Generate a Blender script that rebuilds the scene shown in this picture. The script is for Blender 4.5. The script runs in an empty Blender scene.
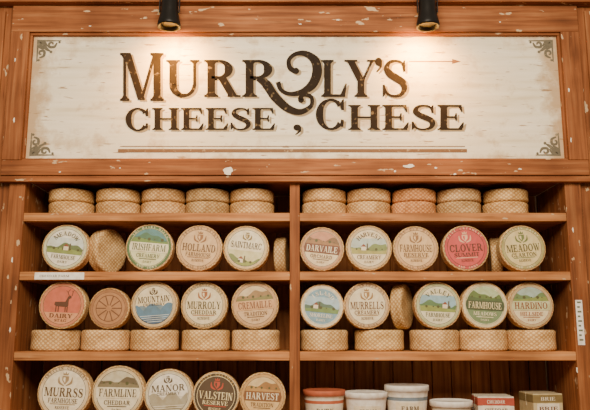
import bpy, math, random
from mathutils import Vector, Matrix
rnd = random.Random(11)
F = 700.0
TH = math.atan(F/3875.0)
CT, ST = math.cos(TH), math.sin(TH)
CY, CZ = -2.8, 1.5

def W(px, py, Y=0.0):
    """photo measurement -> real x,z on the plane y=Y"""
    u = (px-295)/F; v = (205-py)/F
    dy = CT - v*ST; dz = ST + v*CT
    t = (Y-CY)/dy
    return u*t, CZ+dz*t

def lin(c):
    if isinstance(c, str):
        c = c.lstrip('#'); c = [int(c[i:i+2], 16)/255 for i in (0, 2, 4)]
    return tuple((x/12.92 if x <= 0.04045 else ((x+0.055)/1.055)**2.4) for x in c)

# ------------------------------------------------------------ materials
def newmat(name, rough=0.6):
    m = bpy.data.materials.new(name); m.use_nodes = True
    nt = m.node_tree; b = nt.nodes['Principled BSDF']
    b.inputs['Roughness'].default_value = rough
    b.inputs['Specular IOR Level'].default_value = 0.2
    return m, nt, b

def N(nt, t, **kw):
    n = nt.nodes.new(t)
    for k, v in kw.items():
        if hasattr(n, k): setattr(n, k, v)
    return n

def ramp(nt, stops):
    r = nt.nodes.new('ShaderNodeValToRGB')
    e = r.color_ramp.elements
    while len(e) < len(stops): e.new(0.5)
    for i, (p, c) in enumerate(stops):
        e[i].position = p; e[i].color = (*c, 1)
    return r

def mix(nt, fac, a, b, mode='MIX'):
    m = nt.nodes.new('ShaderNodeMix'); m.data_type = 'RGBA'; m.blend_type = mode
    for idx, v in ((0, fac), (6, a), (7, b)):
        if isinstance(v, (int, float)): m.inputs[idx].default_value = v
        elif isinstance(v, tuple): m.inputs[idx].default_value = (*v, 1)
        else: nt.links.new(v, m.inputs[idx])
    return m.outputs[2]

def wood(name, axis, dark, mid, light, chips=0.0, rough=0.7):
    m, nt, b = newmat(name, rough)
    tc = N(nt, 'ShaderNodeTexCoord'); L = nt.links.new
    mp = N(nt, 'ShaderNodeMapping')
    s = [40, 40, 40]; s[axis] = 2.0
    mp.inputs['Scale'].default_value = s
    L(tc.outputs['Object'], mp.inputs['Vector'])
    n1 = N(nt, 'ShaderNodeTexNoise'); n1.inputs['Scale'].default_value = 1.6; n1.inputs['Detail'].default_value = 8
    n1.inputs['Distortion'].default_value = 0.4
    L(mp.outputs[0], n1.inputs['Vector'])
    r = ramp(nt, [(0.25, dark), (0.5, mid), (0.78, light)])
    L(n1.outputs['Fac'], r.inputs[0])
    n2 = N(nt, 'ShaderNodeTexNoise'); n2.inputs['Scale'].default_value = 4.0; n2.inputs['Detail'].default_value = 6
    L(tc.outputs['Object'], n2.inputs['Vector'])
    r2 = ramp(nt, [(0.32, (0.62, 0.58, 0.58)), (0.68, (1.12, 1.1, 1.1))])
    L(n2.outputs['Fac'], r2.inputs[0])
    col = mix(nt, 1.0, r.outputs[0], r2.outputs[0], 'MULTIPLY')
    # dark scratches
    mp4 = N(nt, 'ShaderNodeMapping'); s4 = [150, 150, 150]; s4[axis] = 5
    mp4.inputs['Scale'].default_value = s4; mp4.inputs['Location'].default_value = (3, 1, 7)
    L(tc.outputs['Object'], mp4.inputs['Vector'])
    n4 = N(nt, 'ShaderNodeTexNoise'); n4.inputs['Scale'].default_value = 1.0; n4.inputs['Detail'].default_value = 3
    L(mp4.outputs[0], n4.inputs['Vector'])
    r4 = ramp(nt, [(0.64, (1, 1, 1)), (0.72, (0.5, 0.45, 0.43))]); L(n4.outputs['Fac'], r4.inputs[0])
    col = mix(nt, 1.0, col, r4.outputs[0], 'MULTIPLY')
    if chips > 0:
        mp3 = N(nt, 'ShaderNodeMapping'); s3 = [46, 46, 46]; s3[axis] = 17
        mp3.inputs['Scale'].default_value = s3
        L(tc.outputs['Object'], mp3.inputs['Vector'])
        n3 = N(nt, 'ShaderNodeTexNoise'); n3.inputs['Scale'].default_value = 1.0; n3.inputs['Detail'].default_value = 6
        L(mp3.outputs[0], n3.inputs['Vector'])
        r3 = ramp(nt, [(0.72-chips, (0, 0, 0)), (0.735-chips, (1, 1, 1))])
        L(n3.outputs['Fac'], r3.inputs[0])
        col = mix(nt, r3.outputs[0], col, lin('bd9f7a'))
    L(col, b.inputs['Base Color'])
    bp = N(nt, 'ShaderNodeBump'); bp.inputs['Strength'].default_value = 0.2; bp.inputs['Distance'].default_value = 0.003
    L(n1.outputs['Fac'], bp.inputs['Height']); L(bp.outputs[0], b.inputs['Normal'])
    return m

wd, wm, wl = lin('663b1f'), lin('905730'), lin('ab7345')
M_WH = wood('wood_horizontal', 0, wd, wm, wl, 0.055)
M_WV = wood('wood_vertical', 2, wd, wm, wl, 0.055)
M_SH = wood('wood_shelf', 0, lin('8e5a32'), lin('ba7d48'), lin('d09a64'), 0.035)
M_BK = wood('wood_back_planks', 2, lin('744222'), lin('9c6034'), lin('b87e48'), 0.0)
M_WY = wood('wood_depth', 1, wd, wm, wl, 0.0)

def simple(name, col, rough=0.5, metal=0.0, worn=None):
    m, nt, b = newmat(name, rough)
    tc = N(nt, 'ShaderNodeTexCoord'); n = N(nt, 'ShaderNodeTexNoise'); n.inputs['Scale'].default_value = 30
    nt.links.new(tc.outputs['Object'], n.inputs['Vector'])
    c = lin(col)
    r = ramp(nt, [(0.3, tuple(x*0.88 for x in c)), (0.7, tuple(min(1, x*1.08) for x in c))])
    nt.links.new(n.outputs['Fac'], r.inputs[0]); out = r.outputs[0]
    if worn:
        n2 = N(nt, 'ShaderNodeTexNoise'); n2.inputs['Scale'].default_value = 45; n2.inputs['Detail'].default_value = 6
        nt.links.new(tc.outputs['Object'], n2.inputs['Vector'])
        r2 = ramp(nt, [(0.60, (0, 0, 0)), (0.68, (.6, .6, .6))]); nt.links.new(n2.outputs['Fac'], r2.inputs[0])
        out = mix(nt, r2.outputs[0], out, lin(worn))
    nt.links.new(out, b.inputs['Base Color'])
    b.inputs['Metallic'].default_value = metal
    return m
M_BLACK = simple('black_metal', '14110e', 0.4, 0.0)
M_INK = simple('sign_ink', '2e261f', 0.85, worn='8a7556')
M_INK.node_tree.nodes['Principled BSDF'].inputs['Specular IOR Level'].default_value = 0.05
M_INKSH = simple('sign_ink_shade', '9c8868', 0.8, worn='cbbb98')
M_INKBR = simple('sign_ink_brown', '7a583a', 0.6, worn='c0a880')
M_CHIP = simple('old_paint', 'e6dcc8', 0.7)
M_WALL = simple('plaster', 'b59c80', 0.8)
M_BRASS = simple('brass', 'a9884a', 0.3, 0.9)

def signmat():
    m, nt, b = newmat('sign_cream_paint', 0.75); L = nt.links.new
    tc = N(nt, 'ShaderNodeTexCoord')
    mp = N(nt, 'ShaderNodeMapping'); mp.inputs['Scale'].default_value = (2.0, 1, 26)
    L(tc.outputs['Object'], mp.inputs[0])
    n = N(nt, 'ShaderNodeTexNoise'); n.inputs['Scale'].default_value = 1.4; n.inputs['Detail'].default_value = 8
    L(mp.outputs[0], n.inputs['Vector'])
    r = ramp(nt, [(0.25, lin('ccbb98')), (0.42, lin('e4d7ba')), (0.7, lin('f1e7cf'))]); L(n.outputs['Fac'], r.inputs[0])
    n2 = N(nt, 'ShaderNodeTexNoise'); n2.inputs['Scale'].default_value = 9; n2.inputs['Detail'].default_value = 9; n2.inputs['Roughness'].default_value = .65
    L(tc.outputs['Object'], n2.inputs['Vector'])
    sp = N(nt, 'ShaderNodeSeparateXYZ'); L(tc.outputs['Object'], sp.inputs[0])
    def M(op, a, bb):
        q = N(nt, 'ShaderNodeMath', operation=op)
        for i, v in enumerate((a, bb)):
            if v is None: continue
            if isinstance(v, (int, float)): q.inputs[i].default_value = v
            else: L(v, q.inputs[i])
        return q.outputs[0]
    ex = M('SUBTRACT', M('ABSOLUTE', sp.outputs[0], None), 1.118-.12)
    ez = M('SUBTRACT', M('ABSOLUTE', M('SUBTRACT', sp.outputs[2], 2.4645), None), .2775-.05)
    e = M('MULTIPLY', M('MAXIMUM', M('MAXIMUM', ex, ez), 0.0), 2.6)
    tot = M('ADD', n2.outputs['Fac'], e)
    r2 = ramp(nt, [(0.54, (0, 0, 0)), (0.61, (.3, .3, .3)), (0.74, (0.75, 0.75, 0.75))]); L(tot, r2.inputs[0])
    c = mix(nt, r2.outputs[0], r.outputs[0], lin('ab8656'))
    mp3 = N(nt, 'ShaderNodeMapping'); mp3.inputs['Scale'].default_value = (12, 1, 90); L(tc.outputs['Object'], mp3.inputs[0])
    n3 = N(nt, 'ShaderNodeTexNoise'); n3.inputs['Scale'].default_value = 1; n3.inputs['Detail'].default_value = 5; L(mp3.outputs[0], n3.inputs['Vector'])
    r3 = ramp(nt, [(0.63, (0, 0, 0)), (0.67, (.8, .8, .8))]); L(n3.outputs['Fac'], r3.inputs[0])
    c = mix(nt, r3.outputs[0], c, lin('8e6a44'))
    L(c, b.inputs['Base Color'])
    return m
M_SIGN = signmat()

def printmat():
    m, nt, b = newmat('printed_paper', 0.5)
    a = N(nt, 'ShaderNodeAttribute'); a.attribute_name = 'Col'
    tc = N(nt, 'ShaderNodeTexCoord'); n = N(nt, 'ShaderNodeTexNoise'); n.inputs['Scale'].default_value = 45; n.inputs['Detail'].default_value = 6
    nt.links.new(tc.outputs['Object'], n.inputs['Vector'])
    r = ramp(nt, [(0.3, (0.80, 0.74, 0.66)), (0.62, (1, 1, 1))]); nt.links.new(n.outputs['Fac'], r.inputs[0])
    c = mix(nt, 1.0, a.outputs['Color'], r.outputs[0], 'MULTIPLY')
    c = mix(nt, 0.09, c, lin('d8b98a'))
    nt.links.new(c, b.inputs['Base Color'])
    return m
M_PRINT = printmat()

def rindmat():
    m, nt, b = newmat('basket_rind', 0.75); L = nt.links.new
    uv = N(nt, 'ShaderNodeUVMap'); uv.uv_map = 'UVMap'
    outs = []
    for ang in (0.9, -0.9):
        mp = N(nt, 'ShaderNodeMapping'); mp.inputs['Rotation'].default_value = (0, 0, ang)
        L(uv.outputs[0], mp.inputs[0])
        w = N(nt, 'ShaderNodeTexWave'); w.inputs['Scale'].default_value = 25; w.inputs['Distortion'].default_value = 2.6
        w.inputs['Detail'].default_value = 2
        L(mp.outputs[0], w.inputs['Vector']); outs.append(w.outputs['Fac'])
    mm = N(nt, 'ShaderNodeMath', operation='MULTIPLY'); L(outs[0], mm.inputs[0]); L(outs[1], mm.inputs[1])
    r = ramp(nt, [(0.0, lin('bb9260')), (0.22, lin('cfa974')), (0.6, lin('e4c794'))]); L(mm.outputs[0], r.inputs[0])
    n = N(nt, 'ShaderNodeTexNoise'); n.inputs['Scale'].default_value = 18; n.inputs['Detail'].default_value = 8; n.inputs['Roughness'].default_value = .65
    tc = N(nt, 'ShaderNodeTexCoord'); L(tc.outputs['Object'], n.inputs['Vector'])
    r2 = ramp(nt, [(0.34, (0.62, 0.53, 0.42)), (0.58, (1.05, 1.05, 1.05))]); L(n.outputs['Fac'], r2.inputs[0])
    c = mix(nt, 1.0, r.outputs[0], r2.outputs[0], 'MULTIPLY')
    oi = N(nt, 'ShaderNodeObjectInfo')
    c = mix(nt, 1.0, c, oi.outputs['Color'], 'MULTIPLY')
    L(c, b.inputs['Base Color'])
    bp = N(nt, 'ShaderNodeBump'); bp.inputs['Strength'].default_value = 0.5; bp.inputs['Distance'].default_value = 0.002
    L(mm.outputs[0], bp.inputs['Height']); L(bp.outputs[0], b.inputs['Normal'])
    return m
M_RIND = rindmat()

# ------------------------------------------------------------ mesh builder
class MB:
    def __init__(s): s.v = []; s.f = []; s.m = []; s.c = []; s.uv = []; s.sm = []
    def poly(s, pts, mat=0, col=(1, 1, 1), uv=None, smooth=False):
        i = len(s.v); s.v += [tuple(p) for p in pts]; s.f.append(tuple(range(i, i+len(pts))))
        s.m.append(mat); s.c.append(col); s.uv.append(uv or [(p[0], p[2]) for p in pts]); s.sm.append(smooth)
    def box(s, x0, x1, y0, y1, z0, z1, mat=0, col=(1, 1, 1)):
        i = len(s.v)
        s.v += [(x, y, z) for x in (x0, x1) for y in (y0, y1) for z in (z0, z1)]
        for q in ((0, 1, 3, 2), (4, 6, 7, 5), (0, 4, 5, 1), (2, 3, 7, 6), (0, 2, 6, 4), (1, 5, 7, 3)):
            s.f.append(tuple(i+k for k in q)); s.m.append(mat); s.c.append(col); s.uv.append([(0, 0)]*4); s.sm.append(False)
    def lathe(s, prof, n=48, mat=0, col=(1, 1, 1), axis='y', cols=None):
        i0 = len(s.v)
        for (r, h) in prof:
            for k in range(n):
                a = 2*math.pi*k/n
                if axis == 'y': s.v.append((r*math.cos(a), h, r*math.sin(a)))
                else: s.v.append((r*math.cos(a), r*math.sin(a), h))
        acc = 0
        RR = max(p[0] for p in prof)
        for j in range(len(prof)-1):
            r0, h0 = prof[j]; r1, h1 = prof[j+1]
            d = math.hypot(r1-r0, h1-h0)
            for k in range(n):
                k2 = (k+1) % n
                q = (i0+j*n+k, i0+j*n+k2, i0+(j+1)*n+k2, i0+(j+1)*n+k)
                s.f.append(q if axis != 'y' else q[::-1])
                u0, u1 = 2*math.pi*k/n*RR, 2*math.pi*(k+1)/n*RR
                uv = [(u0, acc), (u1, acc), (u1, acc+d), (u0, acc+d)]
                s.uv.append(uv if axis != 'y' else uv[::-1])
                s.m.append(mat); s.c.append(cols[j] if cols else col); s.sm.append(True)
            acc += d
        for j, rev in ((0, True), (len(prof)-1, False)):
            f = tuple(i0+j*n+k for k in range(n))
            if rev: f = f[::-1]
            if axis == 'y': f = f[::-1]
            s.f.append(f); s.m.append(mat); s.c.append(cols[0 if j == 0 else -1] if cols else col); s.sm.append(False)
            s.uv.append([(s.v[q][0], s.v[q][2] if axis == 'y' else s.v[q][1]) for q in f])
    def build(s, name, mats, parent=None, loc=(0, 0, 0), rot=(0, 0, 0), bevel=0):
        me = bpy.data.meshes.new(name); me.from_pydata(s.v, [], s.f)
        me.polygons.foreach_set('material_index', s.m)
        me.polygons.foreach_set('use_smooth', s.sm)
        me.uv_layers.new(name='UVMap')
        me.color_attributes.new('Col', 'FLOAT_COLOR', 'CORNER')
        fu, fc = [], []
        for f, c, uv in zip(s.f, s.c, s.uv):
            for k in range(len(f)):
                fu += [uv[k][0], uv[k][1]]; fc += [c[0], c[1], c[2], 1.0]
        me.uv_layers['UVMap'].data.foreach_set('uv', fu)
        me.color_attributes['Col'].data.foreach_set('color', fc)
        for m in mats: me.materials.append(m)
        ob = bpy.data.objects.new(name, me); bpy.context.collection.objects.link(ob)
        ob.location = loc; ob.rotation_euler = rot
        if parent: ob.parent = parent
        if bevel:
            md = ob.modifiers.new('bevel', 'BEVEL'); md.width = bevel; md.segments = 2; md.limit_method = 'ANGLE'
        return ob

# ------------------------------------------------------------ serif glyphs (2D polygons)
T, H_, S_ = .20, .07, .05
def rect(a, b, c, d): return [(a, c), (b, c), (b, d), (a, d)]
def serif(x, t, y, d, o=.085):
    return [rect(x-o, x+t+o, min(y, y+d*S_), max(y, y+d*S_)),
            [(x-o*.6, y+d*S_), (x+t+o*.6, y+d*S_), (x+t, y+d*(S_+.06)), (x, y+d*(S_+.06))]]
def stem(x, t=T, y0=0, y1=1, top=True, bot=True):
    p = [rect(x, x+t, y0, y1)]
    if top: p += serif(x, t, y1, -1)
    if bot: p += serif(x, t, y0, 1)
    return p
def arc(cx, cy, rx, ry, a0, a1, t0=H_, t1=T+.02, n=20):
    ps = []; prev = None
    for i in range(n+1):
        a = math.radians(a0+(a1-a0)*i/n); t = t0+(t1-t0)*abs(math.cos(a))**1.4
        o = (cx+rx*math.cos(a), cy+ry*math.sin(a)); q = (cx+(rx-t)*math.cos(a), cy+(ry-min(t, ry*.9))*math.sin(a))
        if prev: ps.append([prev[0], o, q, prev[1]])
        prev = (o, q)
    return ps
def stroke(pts, wid, n=8):
    P = [pts[0]]+list(pts)+[pts[-1]]; out = []
    for i in range(len(pts)-1):
        p0, p1, p2, p3 = P[i:i+4]
        for k in range(n):
            t = k/n
            c = [0.5*((2*p1[j])+(-p0[j]+p2[j])*t+(2*p0[j]-5*p1[j]+4*p2[j]-p3[j])*t*t+(-p0[j]+3*p1[j]-3*p2[j]+p3[j])*t**3) for j in (0, 1)]
            out.append((c[0], c[1], wid[i]+(wid[i+1]-wid[i])*t))
    out.append((pts[-1][0], pts[-1][1], wid[-1]))
    ps = []; prev = None
    for i, (x, y, w) in enumerate(out):
        a = out[max(0, i-1)]; b = out[min(len(out)-1, i+1)]
        dx, dy = b[0]-a[0], b[1]-a[1]; l = math.hypot(dx, dy) or 1
        nx, ny = -dy/l*w/2, dx/l*w/2
        cur = ((x+nx, y+ny), (x-nx, y-ny))
        if prev: ps.append([prev[0], cur[0], cur[1], prev[1]])
        prev = cur
    return ps
def ball(cx, cy, r, n=14): return [[(cx+r*math.cos(2*math.pi*i/n), cy+r*math.sin(2*math.pi*i/n)) for i in range(n)]]
def diag(x0, y0, x1, y1, t): return [[(x0, y0), (x0+t, y0), (x1+t, y1), (x1, y1)]]

def glyph(c):
    x = .09
    if c == 'C': return arc(.46, .5, .44, .51, 42, 318)+[[(.76, .64), (.84, .64), (.84, 1.0), (.79, .97), (.72, .84)], [(.76, .34), (.84, .32), (.82, .10), (.76, .1), (.72, .16)]], .9
    if c == 'O': return arc(.48, .5, .46, .51, 0, 360, n=32), .96
    if c == 'B': return stem(x)+arc(.42, .745, .32, .255, -90, 90)+arc(.42, .26, .38, .26, -90, 90)+[rect(.2, .43, 1-H_, 1), rect(.2, .43, .47, .47+H_), rect(.2, .43, 0, H_)], .86
    if c == 'G': return arc(.46, .5, .44, .51, 42, 318)+[[(.76, .64), (.84, .64), (.84, 1.0), (.79, .97), (.72, .84)], rect(.66, .85, .08, .42), rect(.56, .93, .4, .45)], .96
    if c == 'H': return stem(x)+stem(.66)+[rect(.2, .7, .47, .47+H_)], .97
    if c == 'E': return stem(x)+[rect(.2, .72, 1-H_, 1), rect(.2, .74, 0, H_), rect(.2, .58, .48, .48+H_),
            [(.62, 1-H_), (.72, 1-H_), (.74, .72), (.70, .72)], [(.62, H_), (.76, H_), (.79, .30), (.75, .30)], [(.54, .36), (.58, .36), (.58, .67), (.54, .67), (.5, .52)]], .82
    if c == 'F': return stem(x)+[rect(.2, .72, 1-H_, 1), rect(.2, .58, .48, .48+H_), [(.62, 1-H_), (.72, 1-H_), (.74, .72), (.70, .72)], rect(.53, .58, .36, .67)], .78
    if c == 'L': return stem(x)+[rect(.2, .72, 0, H_), [(.58, H_), (.72, H_), (.77, .36), (.72, .36)]], .8
    if c == 'I': return stem(x), .38
    if c == 'T': return stem(.3, top=False)+[rect(.02, .78, 1-H_, 1), [(.02, 1-H_), (.1, 1-H_), (.05, .72), (.01, .72)], [(.7, 1-H_), (.78, 1-H_), (.79, .72), (.75, .72)]], .8
    if c == 'D': return stem(x)+arc(.42, .5, .44, .5, -90, 90)+[rect(.2, .43, 0, H_), rect(.2, .43, 1-H_, 1)], .9
    if c == 'P': return stem(x)+arc(.42, .745, .34, .255, -90, 90)+[rect(.2, .43, 1-H_, 1), rect(.2, .43, .49, .49+H_)], .8
    if c == 'R': return stem(x)+arc(.42, .745, .34, .255, -90, 90)+[rect(.2, .43, 1-H_, 1), rect(.2, .43, .49, .49+H_)]+diag(.66, 0, .36, .52, .23)+[rect(.62, .97, 0, S_)], .95
    if c == 'r': return stem(x)+arc(.42, .745, .34, .255, -90, 90)+[rect(.2, .43, 1-H_, 1), rect(.2, .43, .49, .49+H_)], .8
    if c == 'U': return stem(x, bot=False, y0=.3)+stem(.72, H_*1.2, bot=False, y0=.3)+arc(.445, .32, .355, .33, 180, 360, H_, .1)+stroke([(.19, .34), (.24, .16), (.4, .05), (.55, .05)], [T, T*.85, .1, .07]), .93
    if c == 'S': return stroke([(.62, .78), (.54, .93), (.37, .97), (.2, .92), (.13, .76), (.22, .62), (.4, .51), (.58, .39), (.63, .22), (.54, .07), (.35, .02), (.16, .08), (.07, .24)],
                [.05, .07, .07, .10, .16, .2, .21, .2, .16, .1, .07, .07, .05])+[[(.6, .68), (.66, .68), (.66, 1.0), (.61, .97), (.57, .86)], [(.02, 0), (.07, .03), (.12, .14), (.08, .33), (.02, .33)]], .74
    if c == 'Y': return stem(.36, y1=.45, top=False)+diag(.36, .42, .04, 1, .22)+diag(.47, .42, .76, 1, .08)+[rect(-.02, .36, 1-S_, 1), rect(.64, .95, 1-S_, 1)], .93
    if c == 'V': return diag(.36, 0, .04, 1, .2)+diag(.42, 0, .74, 1, .08)+[rect(-.02, .34, 1-S_, 1), rect(.62, .93, 1-S_, 1)], .9
    if c == 'W': return diag(.30, 0, .04, 1, .2)+diag(.34, 0, .60, 1, .08)+diag(.74, 0, .48, 1, .2)+diag(.80, 0, 1.06, 1, .08)+[rect(-.02, .34, 1-S_, 1), rect(.96, 1.22, 1-S_, 1)], 1.2
    if c == 'A': return diag(.62, 0, .34, 1, .2)+diag(.08, 0, .40, 1, .08)+[rect(.2, .7, .3, .3+H_), rect(-.02, .28, 0, S_), rect(.52, .94, 0, S_)], .92
    if c == 'N': return stem(x, .08)+stem(.75, .08, bot=False)+diag(.62, 0, .06, 1, .22), .95
    if c == 'M': return stem(x, .085)+stem(.93, T)+diag(.5, 0.02, .1, 1, .2)+diag(.56, 0.02, .93, 1, .085), 1.22
    if c == ',': return ball(.14, .1, .13)+stroke([(.22, .1), (.22, -.05), (.08, -.2)], [.1, .08, .03]), .3
    if c == "'": return ball(.14, .9, .11)+stroke([(.2, .9), (.2, .76), (.08, .64)], [.09, .07, .03]), .28
    return [], .4

def string_polys(s, x0, x1, z0, z1, gap=.03):
    ps = []; cur = 0
    for ch in s:
        g, w = glyph(ch)
        ps += [[(cur+a, b) for a, b in p] for p in g]; cur += w+gap
    k = (x1-x0)/(cur-gap)
    return [[(x0+a*k, z0+b*(z1-z0)) for a, b in p] for p in ps]

# ------------------------------------------------------------ cabinet
XL = 1.10
Z_TOP = 2.109
SHELVES = [1.956, 1.718, 1.405, 1.140]      # centre heights
ST2 = 0.017
DEP = 0.34
cab = MB()
for sx in (-1, 1):
    a, b = sorted((sx*XL, sx*(XL+.065)))
    cab.box(a, b, -.005, DEP, 0.0, Z_TOP, 1)                       # side post/panel
    a, b = sorted((sx*(XL+.070), sx*(XL+.20)))
    cab.box(a, b, .014, .10, 0.0, Z_TOP, 1)                        # outer pilaster
    a, b = sorted((sx*(XL+.204), sx*(XL+.42)))
    cab.box(a, b, .03, .10, 0.0, 2.86, 1)
    a, b = sorted((sx*(1.199), sx*(XL+.20)))
    cab.box(a, b, -.012, .10, 2.124, 2.86, 1)                      # upper outer stile
    a, b = sorted((sx*(1.228), sx*(1.262)))
    cab.box(a, b, -.024, -.010, 2.15, 2.84, 1)
cab.box(-.021, .019, .0, DEP, 1.157, Z_TOP, 1)                     # divider
cab.box(-XL, XL, .0, DEP, Z_TOP, Z_TOP+.014, 0)                    # top board
for z in SHELVES:
    for a, b in ((-XL, -.021), (.019, XL)):
        cab.box(a, b, -.002, DEP, z-ST2, z+ST2, 2)
x = -XL
while x < XL-.001:
    w = min(.085, XL-x)
    cab.box(x, x+w-.004, DEP, DEP+.015, 1.1, Z_TOP, 3); x += w
cab.box(-XL, XL, DEP+.015, DEP+.02, 0, Z_TOP, 3)
cab.box(-XL, XL, .02, DEP, 0.0, 1.12, 0)
for i in range(4):
    x0 = -XL+.02+i*.545; x1 = x0+.525
    cab.box(x0, x1, 0, .02, .12, .17, 0); cab.box(x0, x1, 0, .02, 1.03, 1.09, 0)
    cab.box(x0, x0+.06, 0, .02, .17, 1.03, 1); cab.box(x1-.06, x1, 0, .02, .17, 1.03, 1)
    cab.box(x0+.09, x1-.09, .008, .02, .2, 1.0, 1)
    cab.box(x1-.04, x1-.02, -.03, 0, .6, .62, 6)
cab.box(-1.52, 1.52, -.05, .10, 2.876, 3.0, 0)
cab.box(-1.52, 1.52, -.062, .10, 2.862, 2.876, 0)
cab.box(-1.30, 1.30, -.034, .0, 2.096, 2.108, 0)
cab.box(-1.30, 1.30, -.022, .0, 2.108, 2.1225, 0)
def flake(cx, cz, y, w, h):
    n = 11; pts = []
    for i in range(n):
        a = 2*math.pi*i/n; k = rnd.uniform(.5, 1)
        pts.append((cx+w*k*math.cos(a), y, cz+h*k*math.sin(a)))
    cab.poly(pts, 5)
for px, py, w, h in ((228, 171, .028, .020), (410, 166, .03, .010), (395, 171, .006, .006), (436, 168, .007, .005), (300, 24, .008, .003), (455, 174, .01, .004), (120, 168, .006, .003), (338, 20, .009, .003), (90, 26, .008, .003), (520, 169, .009, .004), (60, 172, .006, .004), (500, 22, .006, .003)):
    X, Z = W(px, py, -.031); flake(X, Z, -.0308, w, h)
for px, py in ((15, 60), (569, 90), (571, 140), (14, 120)):
    X, Z = W(px, py, -.033); flake(X, Z, -.0328, .004, .012)
for px, py in ((12, 260), (10, 330), (573, 230), (577, 370)):
    X, Z = W(px, py, -.006); flake(X, Z, -.0058, .004, .014)
cabinet = cab.build('wooden_shelf_unit', [M_WH, M_WV, M_SH, M_BK, M_WY, M_CHIP, M_BRASS], bevel=.003)

# ------------------------------------------------------------ sign
SZ0, SZ1, SX = 2.187, 2.742, 1.118
fr = MB()
fr.box(-1.195, 1.195, -.030, .02, SZ1, 2.86, 0)
fr.box(-1.195, 1.195, -.030, .02, 2.1235, SZ0, 0)
fr.box(-1.195, -SX, -.032, .02, SZ0, SZ1, 1); fr.box(SX, 1.195, -.032, .02, SZ0, SZ1, 1)
g = .010
fr.box(-SX, SX, -.018, .01, SZ1-g, SZ1, 0); fr.box(-SX, SX, -.018, .01, SZ0, SZ0+g, 0)
fr.box(-SX, -SX+g, -.018, .01, SZ0+g, SZ1-g, 1); fr.box(SX-g, SX, -.018, .01, SZ0+g, SZ1-g, 1)
sign_root = bpy.data.objects.new('shop_sign', None); bpy.context.collection.objects.link(sign_root)
fr.build('sign_frame', [M_WH, M_WV, M_SH], parent=sign_root, bevel=.003)
bd = MB()
bd.box(-SX, SX, .0, .018, SZ0, SZ1, 0)
bd.build('sign_board', [M_SIGN], parent=sign_root)

def px_poly(ps, dx=0, dz=0, Y=-.001):
    out = []
    for i, p in enumerate(ps):
        q = []
        for a, b in p:
            X, Z = W(a, b, 0); q.append((X+dx, Y-(i % 13)*.00005, Z+dz))
        out.append(q)
    return out
px_string = string_polys
main = []
main += px_string('M', 120, 164, 101, 53)
main += px_string('U', 166, 201, 97, 60)
main += px_string('R', 204, 240, 97, 60)
main += px_string('r', 242, 274, 97, 60)
main += stroke([(258, 78), (266, 84), (275, 97), (287, 108), (300, 112), (311, 106), (311, 97), (303, 95), (300, 100)], [6, 9, 9, 8, 6, 4, 4, 4, 5])
main += stroke([(296, 72), (290, 68), (289, 60), (296, 54), (306, 54), (315, 61), (317, 73), (312, 85), (302, 92), (290, 94), (281, 90), (278, 82)], [5, 5, 4, 4, 6, 9, 10, 9, 6, 4, 4, 5])
main += ball(296, 71, 3.2)+ball(301, 100, 3)
main += px_string('L', 321, 348, 97, 60)
main += px_string('Y', 345, 377, 97, 60)
main += px_string("'", 374, 383, 97, 58)
main += px_string('S', 382, 408, 97, 60)
main += px_string('C', 125, 150, 131, 108)
main += px_string('HEESE', 152, 276, 130, 108)
main += px_string(',', 293, 302, 130, 106)
main += px_string('C', 315, 346, 130, 99)
main += px_string('HESE', 348, 465, 130, 105)
lt = MB()
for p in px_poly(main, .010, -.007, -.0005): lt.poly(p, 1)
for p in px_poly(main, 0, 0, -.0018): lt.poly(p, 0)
for p in px_poly([rect(118, 467, 149, 152.5)], 0, 0, -.001): lt.poly(p, 2)
for p in px_poly([rect(120, 465, 146, 146.8), rect(409, 455, 61, 62), [(452, 59), (461, 61.5), (452, 64)]], 0, 0, -.001): lt.poly(p, 2)
def ornament():
    o = []
    o += stroke([(.03, .97), (.03, .03), (.97, .03)], [.04, .12, .04], n=1)
    o += stroke([(.12, .8), (.3, .7), (.3, .5), (.14, .5), (.12, .62), (.2, .64)], [.05, .11, .11, .09, .07, .06])
    o += stroke([(.8, .12), (.7, .3), (.5, .3), (.5, .14), (.62, .12), (.64, .2)], [.05, .11, .11, .09, .07, .06])
    o += stroke([(.08, .08), (.25, .25), (.42, .42), (.55, .5)], [.2, .16, .12, .04])
    o += stroke([(.1, .1), (.12, .3), (.28, .42)], [.10, .12, .04]) + stroke([(.1, .1), (.3, .12), (.42, .28)], [.10, .12, .04])
    o += ball(.58, .53, .06) + ball(.1, .9, .05) + ball(.9, .1, .05)
    return o
for cx, cz, sx, sz in ((-SX+.025, SZ1-.025, 1, -1), (SX-.025, SZ1-.025, -1, -1), (-SX+.025, SZ0+.025, 1, 1), (SX-.025, SZ0+.025, -1, 1)):
    for i, p in enumerate(ornament()): lt.poly([(cx+sx*a*.105, -.001-(i % 13)*.00005, cz+sz*b*.10) for a, b in p], 3)
lt.build('sign_lettering', [M_INK, M_INKSH, M_INKBR, simple('ornament_ink', '6a6250', worn='a89878')], parent=sign_root)

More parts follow.
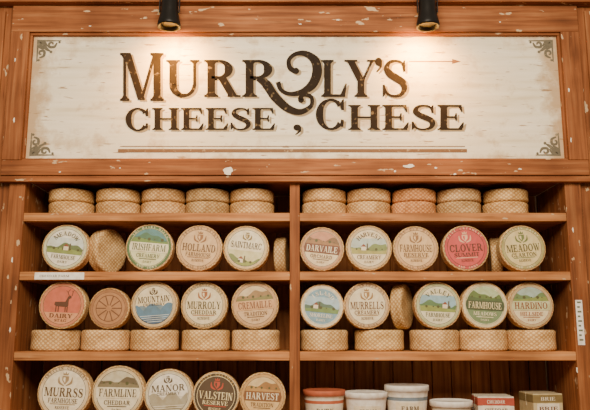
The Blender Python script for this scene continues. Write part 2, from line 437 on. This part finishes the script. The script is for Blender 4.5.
# ------------------------------------------------------------ spotlights
def spotlight(px):
    X, Z = W(px, 27, -.125)
    m = MB()
    m.lathe([(.036, .012), (.040, 0), (.047, 0), (.047, .012), (.043, .03), (.035, .07), (.033, .13), (.026, .145), (.012, .15)], 32, 0, axis='z')
    m.lathe([(.009, .145), (.009, .32)], 16, 0, axis='z')
    m.lathe([(.038, .018), (.0365, .020)], 24, 1, axis='z')
    m.box(-.012, .012, 0.0, .0745, .30, .318, 0)
    m.box(-.022, .022, .062, .0745, .25, .34, 0)
    m.box(-.042, -.038, -.008, .008, .06, .19, 0); m.box(.038, .042, -.008, .008, .06, .19, 0); m.box(-.042, .042, -.008, .008, .186, .192, 0)
    ob = m.build('spotlight', [M_BLACK, simple('lens', 'ffe0b0', .2)], loc=(X, -.125, Z))
    ld = bpy.data.lights.new('lamp', 'SPOT'); ld.energy = 26; ld.color = (1, .45, .08)
    ld.spot_size = math.radians(155); ld.spot_blend = 1; ld.shadow_soft_size = .025
    lo = bpy.data.objects.new('lamp', ld); bpy.context.collection.objects.link(lo)
    lo.parent = ob; lo.location = (0.010 if px < 300 else -.03, -.01, -.045)
    d = Vector((0, .85, -.6)); lo.rotation_euler = d.to_track_quat('-Z', 'Y').to_euler()
spotlight(169); spotlight(428)

# ------------------------------------------------------------ cheese wheels
CREAM = 'efe3c4'
class Lab:
    def __init__(s, mb, R, y): s.mb, s.R, s.y = mb, R*1.05, y; s.i = 0
    def put(s, k, pts, col):
        s.i += 1
        s.mb.poly([(a*s.R, s.y-.0003-k*.0003-(s.i % 7)*.00003, b*s.R) for a, b in pts], 1, lin(col))
    def disc(s, k, r, col, cx=0, cy=0, n=40): s.put(k, [(cx+r*math.cos(2*math.pi*i/n), cy+r*math.sin(2*math.pi*i/n)) for i in range(n)], col)
    def ring(s, k, r0, r1, col, n=48, a0=0, a1=360):
        for i in range(n):
            a, b = (math.radians(a0+(a1-a0)*j/n) for j in (i, i+1))
            s.put(k, [(r1*math.cos(a), r1*math.sin(a)), (r1*math.cos(b), r1*math.sin(b)), (r0*math.cos(b), r0*math.sin(b)), (r0*math.cos(a), r0*math.sin(a))], col)
    def band(s, k, rc, lo, hi, col, n=36):
        fl = lo if callable(lo) else (lambda x: lo); fh = hi if callable(hi) else (lambda x: hi)
        def yy(x):
            l = math.sqrt(max(0, rc*rc-x*x)); return max(fl(x), -l), min(fh(x), l)
        for i in range(n):
            a, b = -rc+2*rc*i/n, -rc+2*rc*(i+1)/n
            la, ha = yy(a); lb, hb = yy(b)
            if ha <= la and hb <= lb: continue
            s.put(k, [(a, la), (b, lb), (b, max(lb, hb)), (a, max(la, ha))], col)
    def text(s, k, t, cy, w, h, col):
        for p in string_polys(t, -w/2, w/2, cy-h/2, cy+h/2, .06): s.put(k, p, col)
    def arctext(s, k, t, r, h, col, spread, bottom=False):
        n = len(t)
        for i, ch in enumerate(t):
            g, w = glyph(ch); f = (i+.5)/n-.5
            a = math.radians(90-f*spread) if not bottom else math.radians(-90+f*spread)
            rot = a-math.pi/2 if not bottom else a+math.pi/2
            sc = h
            for p in g:
                q = []
                for x_, y_ in p:
                    lx, ly = (x_-w/2)*sc, (y_-.5)*sc
                    q.append((r*math.cos(a)+lx*math.cos(rot)-ly*math.sin(rot), r*math.sin(a)+lx*math.sin(rot)+ly*math.cos(rot)))
                s.put(k, q, col)
    def scene(s, k, rc, lo, hi, sky, hill, field, seed=0, house=True):
        h = hi-lo
        s.band(k, rc, lo, hi, sky)
        s.band(k+1, rc, lo, lambda x: lo+h*(.5+.16*math.sin(x*4+seed)+.07*math.sin(x*11+seed*2)), hill)
        s.band(k+2, rc, lo, lambda x: lo+h*(.26+.09*math.sin(x*3+seed*1.7)), field)
        if house:
            x = .3*math.sin(seed*3); y = lo+h*.22; w = .10
            s.put(k+3, rect(x-w, x+w, y, y+h*.24), 'e9dcc0'); s.put(k+3, [(x-w*1.2, y+h*.24), (x+w*1.2, y+h*.24), (x, y+h*.42)], '7c3a28')
            s.put(k+3, rect(x+w*1.3, x+w*1.8, y, y+h*.45), '4a4030')
        for i in range(5):
            x = -.5+.25*i+.06*math.sin(seed+i*5)
            r = .045+.02*math.sin(i*3+seed); y = lo+h*.3
            if x*x+y*y < rc*rc*.8: s.disc(k+3, r, '3e4a26', x, y, 8)
    def crest(s, k, cy, sc, c1, c2):
        s.put(k, [(-.16*sc, cy+.18*sc), (.16*sc, cy+.18*sc), (.16*sc, cy-.02*sc), (0, cy-.22*sc), (-.16*sc, cy-.02*sc)], c1)
        s.put(k+1, [(-.10*sc, cy+.12*sc), (0, cy+.12*sc), (0, cy-.14*sc), (-.10*sc, cy-.0*sc)], c2)
        for sg in (-1, 1):
            for p in stroke([(sg*.05*sc, cy-.26*sc), (sg*.28*sc, cy-.12*sc), (sg*.32*sc, cy+.14*sc)], [.03, .08, .02]): s.put(k, p, c1)
        s.put(k, [(-.12*sc, cy+.22*sc), (-.14*sc, cy+.36*sc), (-.05*sc, cy+.28*sc), (0, cy+.4*sc), (.05*sc, cy+.28*sc), (.14*sc, cy+.36*sc), (.12*sc, cy+.22*sc)], c1)

def wheel_mesh(R, Tk, spec=None):
    m = MB(); b = min(.012, Tk*.24); h = Tk/2
    if spec: b = .006
    prof = [(R-b*1.2, -h)]
    for i in range(1, 5):
        a = math.pi/2*i/4; prof.append((R-b+b*math.sin(a), -h+b-b*math.cos(a)))
    prof += [(R-.0012, -h*.25), (R-.0012, h*.25)]
    for i in range(0, 5):
        a = math.pi/2*i/4; prof.append((R-b+b*math.cos(a), h-b+b*math.sin(a)))
    prof.append((R-b*1.2, h))
    m.lathe(prof, 56, 0)
    if spec:
        L = Lab(m, R, -h)
        L.R = min(R*1.05, (R-b*1.1)/.90)
        kind = spec['k']; bg = spec.get('bg', CREAM); rg = spec.get('ring', 'dcc79a'); ink = spec.get('ink', '3d2a1c')
        w1 = spec.get('w', 'FARMHOUSE'); w2 = spec.get('w2', 'CREAMERY'); sd = spec.get('s', 1)
        sky, hill, fld = spec.get('sc', ('b9cfd0', '6d7c4a', '8e9a4e'))
        L.disc(0, .90, rg); L.disc(1, .80, bg); L.ring(2, .765, .785, ink); L.ring(2, .885, .90, ink)
        rk = spec.get('rink', ink)
        if kind == 'bottom':
            L.scene(3, .76, -.78, -.12, sky, hill, fld, sd); L.text(8, w1, .12, 1.3, .26, ink); L.crest(3, .48, .55, spec.get('ink2', ink), rg)
        elif kind == 'mid':
            L.scene(3, .76, -.26, .40, sky, hill, fld, sd); L.arctext(8, w1, .58, .17, ink, 110); L.text(8, w2, -.40, 1.0, .16, ink); L.text(8, 'DAIRY', -.60, .4, .09, ink)
        elif kind == 'crest':
            L.crest(3, .42, .75, spec.get('ink2', ink), bg); L.text(8, w1, .0, 1.38, .30, ink); L.text(8, w2, -.29, 1.05, .16, ink)
            L.put(3, rect(-.45, .45, -.43, -.40), spec.get('ink2', ink)); L.text(8, 'RESERVE', -.53, .5, .10, ink)
        elif kind == 'band':
            L.scene(3, .76, .14, .78, sky, hill, fld, sd, False); L.band(7, .80, -.20, .18, spec['bc']); L.text(9, w1, -.01, 1.36, .27, spec.get('bt', CREAM))
            L.text(8, w2, -.35, .95, .15, ink); L.put(3, rect(-.35, .35, -.5, -.47), ink); L.text(8, 'DAIRY', -.6, .35, .08, ink)
        elif kind == 'stag':
            L.band(3, .76, -.30, .8, spec['bc'])
            L.put(4, [(-.30, .12), (.12, .14), (.22, .36), (.34, .40), (.36, .30), (.26, .24), (.26, -.02), (.18, -.08), (-.24, -.06), (-.32, .0)], ink)
            for x in (-.26, -.16, .12, .2): L.put(4, rect(x, x+.045, -.28, -.02), ink)
            for sg in (0, .12):
                for p in stroke([(.26+sg, .38), (.2+sg*1.6, .52), (.28+sg*1.4, .64)], [.03, .03, .02]): L.put(4, p, ink)
                for p in stroke([(.21+sg*1.6, .5), (.12+sg*2, .6)], [.025, .015]): L.put(4, p, ink)
            L.text(8, w1, -.43, .95, .16, ink); L.text(8, w2, -.62, .5, .1, ink)
        elif kind == 'radial':
            for i in range(10):
                a = 2*math.pi*i/10
                L.put(3, [(.12*math.cos(a-.2), .12*math.sin(a-.2)), (.6*math.cos(a-.04), .6*math.sin(a-.04)), (.6*math.cos(a+.04), .6*math.sin(a+.04)), (.12*math.cos(a+.2), .12*math.sin(a+.2))], ink)
            L.ring(3, .6, .63, ink); L.disc(4, .14, bg)
        elif kind == 'mount':
            L.band(3, .76, -.78, lambda x: -.05+.05*math.sin(x*9), spec['bc'])
            L.band(4, .76, -.78, lambda x: -.10+.28*abs(math.sin(x*4.5+sd))-.12, fld)
            L.band(5, .76, -.78, lambda x: -.5+.08*math.sin(x*6+sd), hill)
            for i in range(4): L.band(6, .74, -.44-.08*i, -.42-.08*i, sky)
            L.crest(3, .54, .45, ink, bg); L.text(8, w1, .24, 1.3, .24, ink); L.text(8, w2, .03, .9, .11, ink)
        if spec.get('arc'):
            L.arctext(3, spec['arc'], .835, .085, rk, 120); L.arctext(3, 'AND SONS', .835, .085, rk, 60, True)
    return m

def tint(base=(1, 1, 1), v=.08):
    k = 1+rnd.uniform(-v, v)
    return (base[0]*k, base[1]*k*(1+rnd.uniform(-.02, .02)), base[2]*k*(1+rnd.uniform(-.05, .03)), 1)

def upright(px, rpx, floor, spec, Tk=.058, yc=.05, lean=4, turn=0, base=(1, 1, 1), roll=None):
    R = rpx*.00405
    X, _ = W(px, 250 if floor > 1.6 else (308 if floor > 1.3 else 392), yc-Tk/2 if abs(turn) < 30 else yc)
    m = wheel_mesh(R, Tk, spec); a = math.radians(lean)
    rl = math.radians(rnd.uniform(-7, 7) if roll is None else roll)
    zc = floor+R*math.cos(a)+Tk/2*math.sin(a)+.0005
    ob = m.build('cheese_wheel', [M_RIND, M_PRINT], loc=(X, yc, zc))
    mw = Matrix.Translation((X, yc, zc)) @ Matrix.Rotation(math.radians(turn), 4, 'Z') @ Matrix.Rotation(-a, 4, 'X') @ Matrix.Rotation(rl, 4, 'Y')
    ob.rotation_euler = mw.to_euler()
    ob.color = tint(base)
    return ob

def flat(px, py, wpx, z0, Tk, yc=.125, base=(1, 1, 1)):
    R = wpx/2*.00412*(2.8+yc)/2.9
    X, _ = W(px, py, yc)
    X += rnd.uniform(-.001, .001)
    m = wheel_mesh(R, Tk); ob = m.build('cheese_wheel', [M_RIND, M_PRINT], loc=(X, yc, z0+Tk/2+.0003))
    ob.rotation_euler = (math.radians(90), 0, rnd.uniform(0, 3)); ob.color = tint(base, .1)

# row 1 : stacks of two
z1 = SHELVES[0]+ST2
bases = {413: (1.0, .74, .62), 208: (.82, .80, .76), 458: (.9, .88, .86)}
for px in (72, 119, 164, 208, 252, 324, 368, 413, 458, 505):
    bs = bases.get(px, (1.02, .95, .86)); w = 45.5
    flat(px, 206, w, z1, .056, .12, bs); flat(px+rnd.uniform(-.4, .4), 192, w-.6, z1+.057, .054, .12, bs)

# row 2
z2 = SHELVES[1]+ST2
upright(65, 23.6, z2, dict(k='mid', bg='e9e6d2', ring='c9c9a0', ink='40402c', w='MEADOW', w2='FARMHOUSE', sc=('cfd8cf', '587048', '7f9350'), s=1))
upright(107, 23.2, z2, None, yc=.13, turn=62, lean=2)
upright(149, 23.8, z2, dict(k='band', bg='d9d8a8', ring='3f6a42', ink='2e4a30', bc='e9e2bd', bt='2c4a30', w='IRISHFARM', w2='CREAMERY', sc=('4a868a', '3c7058', '6a8a48'), s=2, arc='THE DAIRY HILLS', rink='e9e2bd'))
upright(199, 23.3, z2, dict(k='crest', bg='dcb584', ring='cda06e', ink='50301c', w='HOLLAND', w2='FARMHOUSE', ink2='8a5a35', arc='ARTISAN DAIRY'))
upright(246, 23.0, z2, dict(k='bottom', bg='efe2bf', ring='d8b981', ink='33271c', w='SAINTMARC', ink2='7d6a3a', sc=('d6cf9c', '6e8046', '8d9a4c'), s=4))
upright(282, 20, z2, None, yc=.19, turn=82, lean=1, Tk=.05)
upright(322, 22.3, z2, dict(k='band', bg='e6cfa6', ring='c08a5f', ink='4b2b1d', bc='6a3324', w='DARVAILE', w2='ORCHARD', sc=('c98a6a', '7d5a3c', '9a6d45'), s=5))
upright(369, 23.2, z2, dict(k='mid', bg='e8d7b2', ring='d0b07e', ink='46321f', w='HARVEST', w2='CREAMERY', sc=('b8c7bd', '75884f', 'a5a259'), s=6))
upright(416, 22.8, z2, dict(k='crest', bg='e0b986', ring='cfa072', ink='5a3820', w='FARMHOUSE', w2='RESERVE', ink2='8a6038', arc='THE OLD HILL'))
upright(466, 23.2, z2, dict(k='crest', bg='c8404a', ring='be3644', ink='3a1518', w='CLOVER', w2='SUMMIT', ink2='e3b090', arc='FINE CREAMERY', rink='efc9a5'))
upright(495, 20, z2, None, yc=.20, turn=80, lean=1, Tk=.05)
upright(523, 23.2, z2, dict(k='crest', bg='d8c68e', ring='a09a60', ink='3e4426', w='MEADOW', w2='CLARTON', ink2='5d7040', arc='MOUNTAIN DAIRY', rink='efe3bd'))

# row 3 : flats carrying uprights
z3 = SHELVES[2]+ST2
FT = .084
for px in (56, 106, 155, 206, 256, 324, 379, 434, 483, 531):
    w = 49 if px not in (379, 434) else 50
    flat(px, 341, w-1.5, z3, FT, .125, (1.12, 1.1, 1.04))
z3b = z3+FT+.001
upright(62, 23.4, z3b, dict(k='stag', bg='d9966e', ring='cc7c5a', ink='4b1f18', bc='c8634e', w='DAIRY', w2='STAG'), yc=.06, lean=2)
upright(109, 20.2, z3b, dict(k='radial', bg='b07c54', ring='9c6843', ink='5f3521'), yc=.06, lean=2, base=(.85, .78, .7))
upright(154, 23.4, z3b, dict(k='mount', bg='ebdcb6', ring='cdb184', ink='3a2b20', bc='6f8fa0', w='MOUNTAIN', w2='CREAMERY', sc=('d8e2e0', '2f5a7c', '4d7c9a'), s=2), yc=.06, lean=2)
upright(204, 23.2, z3b, dict(k='crest', bg='ead9b0', ring='cfae7a', ink='3c3a22', w='MURROLY', w2='CHEDDAR', ink2='9a5a35', arc='FARMHOUSE MADE'), yc=.06, lean=2)
upright(255, 23.6, z3b, dict(k='band', bg='d9b488', ring='c99c6c', ink='5a3820', bc='d9a878', bt='6b2f20', w='CREMAILLE', w2='TRADITION', sc=('ddc69a', '9a7a50', '7d7a46'), s=7), yc=.06, lean=2)
upright(322, 22.0, z3b, dict(k='mid', bg='7ba4b6', ring='e6d5ac', ink='f0e6cf', w='ISLAND', w2='SHORELINE', sc=('a9c6d0', '4c7060', '6e8f55'), s=8), yc=.06, lean=2)
upright(367, 23.0, z3b, dict(k='crest', bg='eadab5', ring='c9a67a', ink='5a2f22', w='MURRELLS', w2='CREAMERY', ink2='9a7448', arc='OLD TRADITION'), yc=.06, lean=2)
upright(402, 22.8, z3b, None, yc=.12, turn=64, lean=1.5, Tk=.05)
upright(438, 23.2, z3b, dict(k='mid', bg='e4dcb8', ring='b6b98a', ink='35402a', w='VALLEY', w2='FARMHOUSE', sc=('8fb7c4', '4f7a52', '89994e'), s=9), yc=.06, lean=2)
upright(485, 23.2, z3b, dict(k='band', bg='6a8660', ring='dccb9e', ink='e9e0bc', bc='2f4b35', bt='e6d8a8', w='FARMHOUSE', w2='MEADOWS', sc=('b3c79a', '55743f', '40603a'), s=10), yc=.06, lean=2)
upright(531, 23.0, z3b, dict(k='band', bg='e6d5ac', ring='bfa878', ink='8a2f26', bc='c6c89a', bt='7a2b22', w='HARDINO', w2='HILLSIDE', sc=('9fb9ae', '5f7f50', '7d8f4a'), s=11), yc=.06, lean=2)

# row 4
z4 = SHELVES[3]+ST2
upright(64, 26, z4, dict(k='crest', bg='efe3c6', ring='dcc39a', ink='4b3524', w='MURRSS', w2='FARMHOUSE', ink2='9a8260', arc='ARTISAN CREAMERY'))
upright(118, 25.6, z4, dict(k='band', bg='ece0c0', ring='d6bf92', ink='2b241c', bc='ece0c0', bt='2b241c', w='FARMLINE', w2='CHEDDAR', sc=('c9c1a4', '5d5442', '7c7358'), s=12))
upright(168.5, 24.0, z4, dict(k='mount', bg='efe9d8', ring='cfc3a0', ink='4a4236', bc='cfc8b4', w='MANOR', w2='CREAMERY', sc=('efe9d8', '8c8468', 'a8a088'), s=1))
upright(216, 22.8, z4, dict(k='crest', bg='3c2c22', ring='2a1d16', ink='ecdcae', w='VALSTEIN', w2='RESERVE', ink2='b83a2c', arc='NOIRE CREAMERY', rink='c9a25e'))
upright(262.5, 22.4, z4, dict(k='band', bg='dcb67c', ring='c89a5e', ink='5a3418', bc='7c4a26', w='HARVEST', w2='TRADITION', sc=('dcc08a', '9a6c3a', 'b98a4c'), s=13))

# ------------------------------------------------------------ tubs & cartons on the lower right shelf
def tub(px, py_top, wpx, body, lid, stripe=None, yc=.13, label='CREAM'):
    X, ztop = W(px, py_top+3.5, yc-.09)
    R = wpx/2*.0041; H = ztop-z4
    m = MB(); B, Ld = lin(body), lin(lid); S = lin(stripe or body)
    prof = [(R*.80, 0), (R*.84, .004), (R*.86, H*.2), (R*.90, H*.5), (R*.905, H*.55), (R*.925, H*.66), (R*.93, H*.69), (R*.95, H-.022),
            (R*1.0, H-.021), (R*1.0, H-.005), (R*.985, H), (R*.94, H), (R*.93, H-.004), (R*.1, H-.004)]
    cols = [B, B, B, B, S, B, B, B, Ld, Ld, Ld, Ld, Ld]
    m.lathe(prof, 48, 0, axis='z', cols=cols)
    for i in range(16):
        a, b = (math.radians(-90-42+84*j/16) for j in (i, i+1))
        r0, r1 = R*.855+.0012, R*.91+.0012
        m.poly([(r0*math.cos(a), r0*math.sin(a), H*.12), (r0*math.cos(b), r0*math.sin(b), H*.12), (r1*math.cos(b), r1*math.sin(b), H*.52), (r1*math.cos(a), r1*math.sin(a), H*.52)], 0, lin('eadfc4'))
    for p in string_polys(label, -R*.42, R*.42, H*.26, H*.4, .06):
        m.poly([((R*.91+.003)*math.sin(a/R), -(R*.91+.003)*math.cos(a/R), b) for a, b in p], 0, lin('3a2a22'))
    m.build('cheese_tub', [M_PRINT], loc=(X, yc, z4+.0005))
tub(325, 388, 42, 'e9dfca', 'b8583c', 'b8583c', .12, 'DAIRY')
tub(368, 390, 43, 'eeeae0', 'f2f0e8', None, .12, 'CREAM')
tub(410, 383, 44, 'ece8dc', 'efece4', '6d8496', .14, 'FARM')
tub(456, 399, 42, 'e6e0d0', 'f3f1ea', 'b9b2a0', .12, 'CURD')

def carton(px, py_top, w, d, yc, c1, c2, ctop, ang, word):
    X, ztop = W(px, py_top+2, yc-d/2); H = ztop-z4; m = MB()
    m.box(-w/2, w/2, -d/2, d/2, 0, H, 0, lin(c1))
    m.box(-w/2-.001, w/2+.001, -d/2-.001, d/2+.001, H-.034, H-.004, 0, lin(c2))
    m.box(-w/2+.001, w/2-.001, -d/2+.001, d/2-.001, H-.004, H+.001, 0, lin(ctop))
    m.box(-w/2-.0015, w/2+.0015, -.002, .002, H-.05, H+.0018, 0, lin('c8bca0'))
    m.box(-w*.38, w*.38, -d/2-.0018, -d/2, H*.25, H*.62, 0, lin('efe6d0'))
    for p in string_polys(word, -w*.32, w*.32, H*.36, H*.50, .06): m.poly([(a, -d/2-.0026, b) for a, b in p], 0, lin('5a2018'))
    for p in string_polys(word, -w*.25, w*.25, H-.026, H-.012, .06): m.poly([(a, -d/2-.0022, b) for a, b in p], 0, lin('efe6d0'))
    m.build('cheese_carton', [M_PRINT], loc=(X, yc, z4+.0005), rot=(0, 0, math.radians(ang)), bevel=.0012)
carton(497, 395, .14, .14, .13, 'e4dccb', 'b03a30', 'd9d2c2', -4, 'CHEDDAR')
carton(546, 392, .12, .14, .14, 'c9b98c', '7a6a40', 'b5a88a', 5, 'BRIE')

# ------------------------------------------------------------ tags
def tag(name, px0, px1, py0, py1, Y, lines, col='f4f2ec'):
    x0, z1_ = W(px0, py0, Y); x1, z0_ = W(px1, py1, Y)
    m = MB(); m.box(x0, x1, Y-.0022, Y, z0_, z1_, 0, lin(col))
    w, h = x1-x0, z1_-z0_
    if w > h:
        for p in string_polys('CHEDDAR FARM', x0+w*.1, x0+w*.7, z0_+h*.35, z1_-h*.35, .06): m.poly([(a, Y-.0028, b) for a, b in p], 0, lin('6a6258'))
    else:
        for i in range(lines):
            zz = z1_-h*(i+.7)/(lines+.6); m.poly([(x0+w*.2, Y-.0028, zz), (x1-w*(.2+.2*(i % 2)), Y-.0028, zz), (x1-w*(.2+.2*(i % 2)), Y-.0028, zz+h*.04), (x0+w*.2, Y-.0028, zz+h*.04)], 0, lin('5a6a5a'))
    m.build(name, [M_PRINT])
tag('price_tag', 35, 84, 272.5, 279.5, -.0023, 1)
tag('notice_card', 575, 585, 300, 345, -.0053, 9)

# ------------------------------------------------------------ room
r = MB(); r.box(-4, 4, -5, .6, -.05, 0, 0); r.build('floor', [M_WH])
r = MB(); r.box(-4, 4, .42, .5, 0, 3.6, 0); r.build('wall_back', [M_WALL])

# ------------------------------------------------------------ light, camera
w = bpy.data.worlds.new('world'); bpy.context.scene.world = w; w.use_nodes = True
bg = w.node_tree.nodes['Background']; bg.inputs[0].default_value = (1, .85, .66, 1); bg.inputs[1].default_value = .46
def area(name, loc, tgt, sx, sy, e, c):
    ld = bpy.data.lights.new(name, 'AREA'); ld.shape = 'RECTANGLE'; ld.size = sx; ld.size_y = sy; ld.energy = e; ld.color = c
    o = bpy.data.objects.new(name, ld); bpy.context.collection.objects.link(o); o.location = loc
    o.rotation_euler = (Vector(tgt)-Vector(loc)).to_track_quat('-Z', 'Y').to_euler()
area('front_fill_light', (0, -2.5, 3.0), (0, 0, 1.7), 1.2, 1.0, 128, (1, .85, .66))  # fill lamp added above the camera for soft frontal light, no real fixture
cam = bpy.data.cameras.new('camera'); co = bpy.data.objects.new('camera', cam); bpy.context.collection.objects.link(co)
cam.sensor_width = 36; cam.lens = 36*F/590
co.location = (0, CY, CZ); co.rotation_euler = (math.pi/2+TH, 0, 0)
bpy.context.scene.camera = co
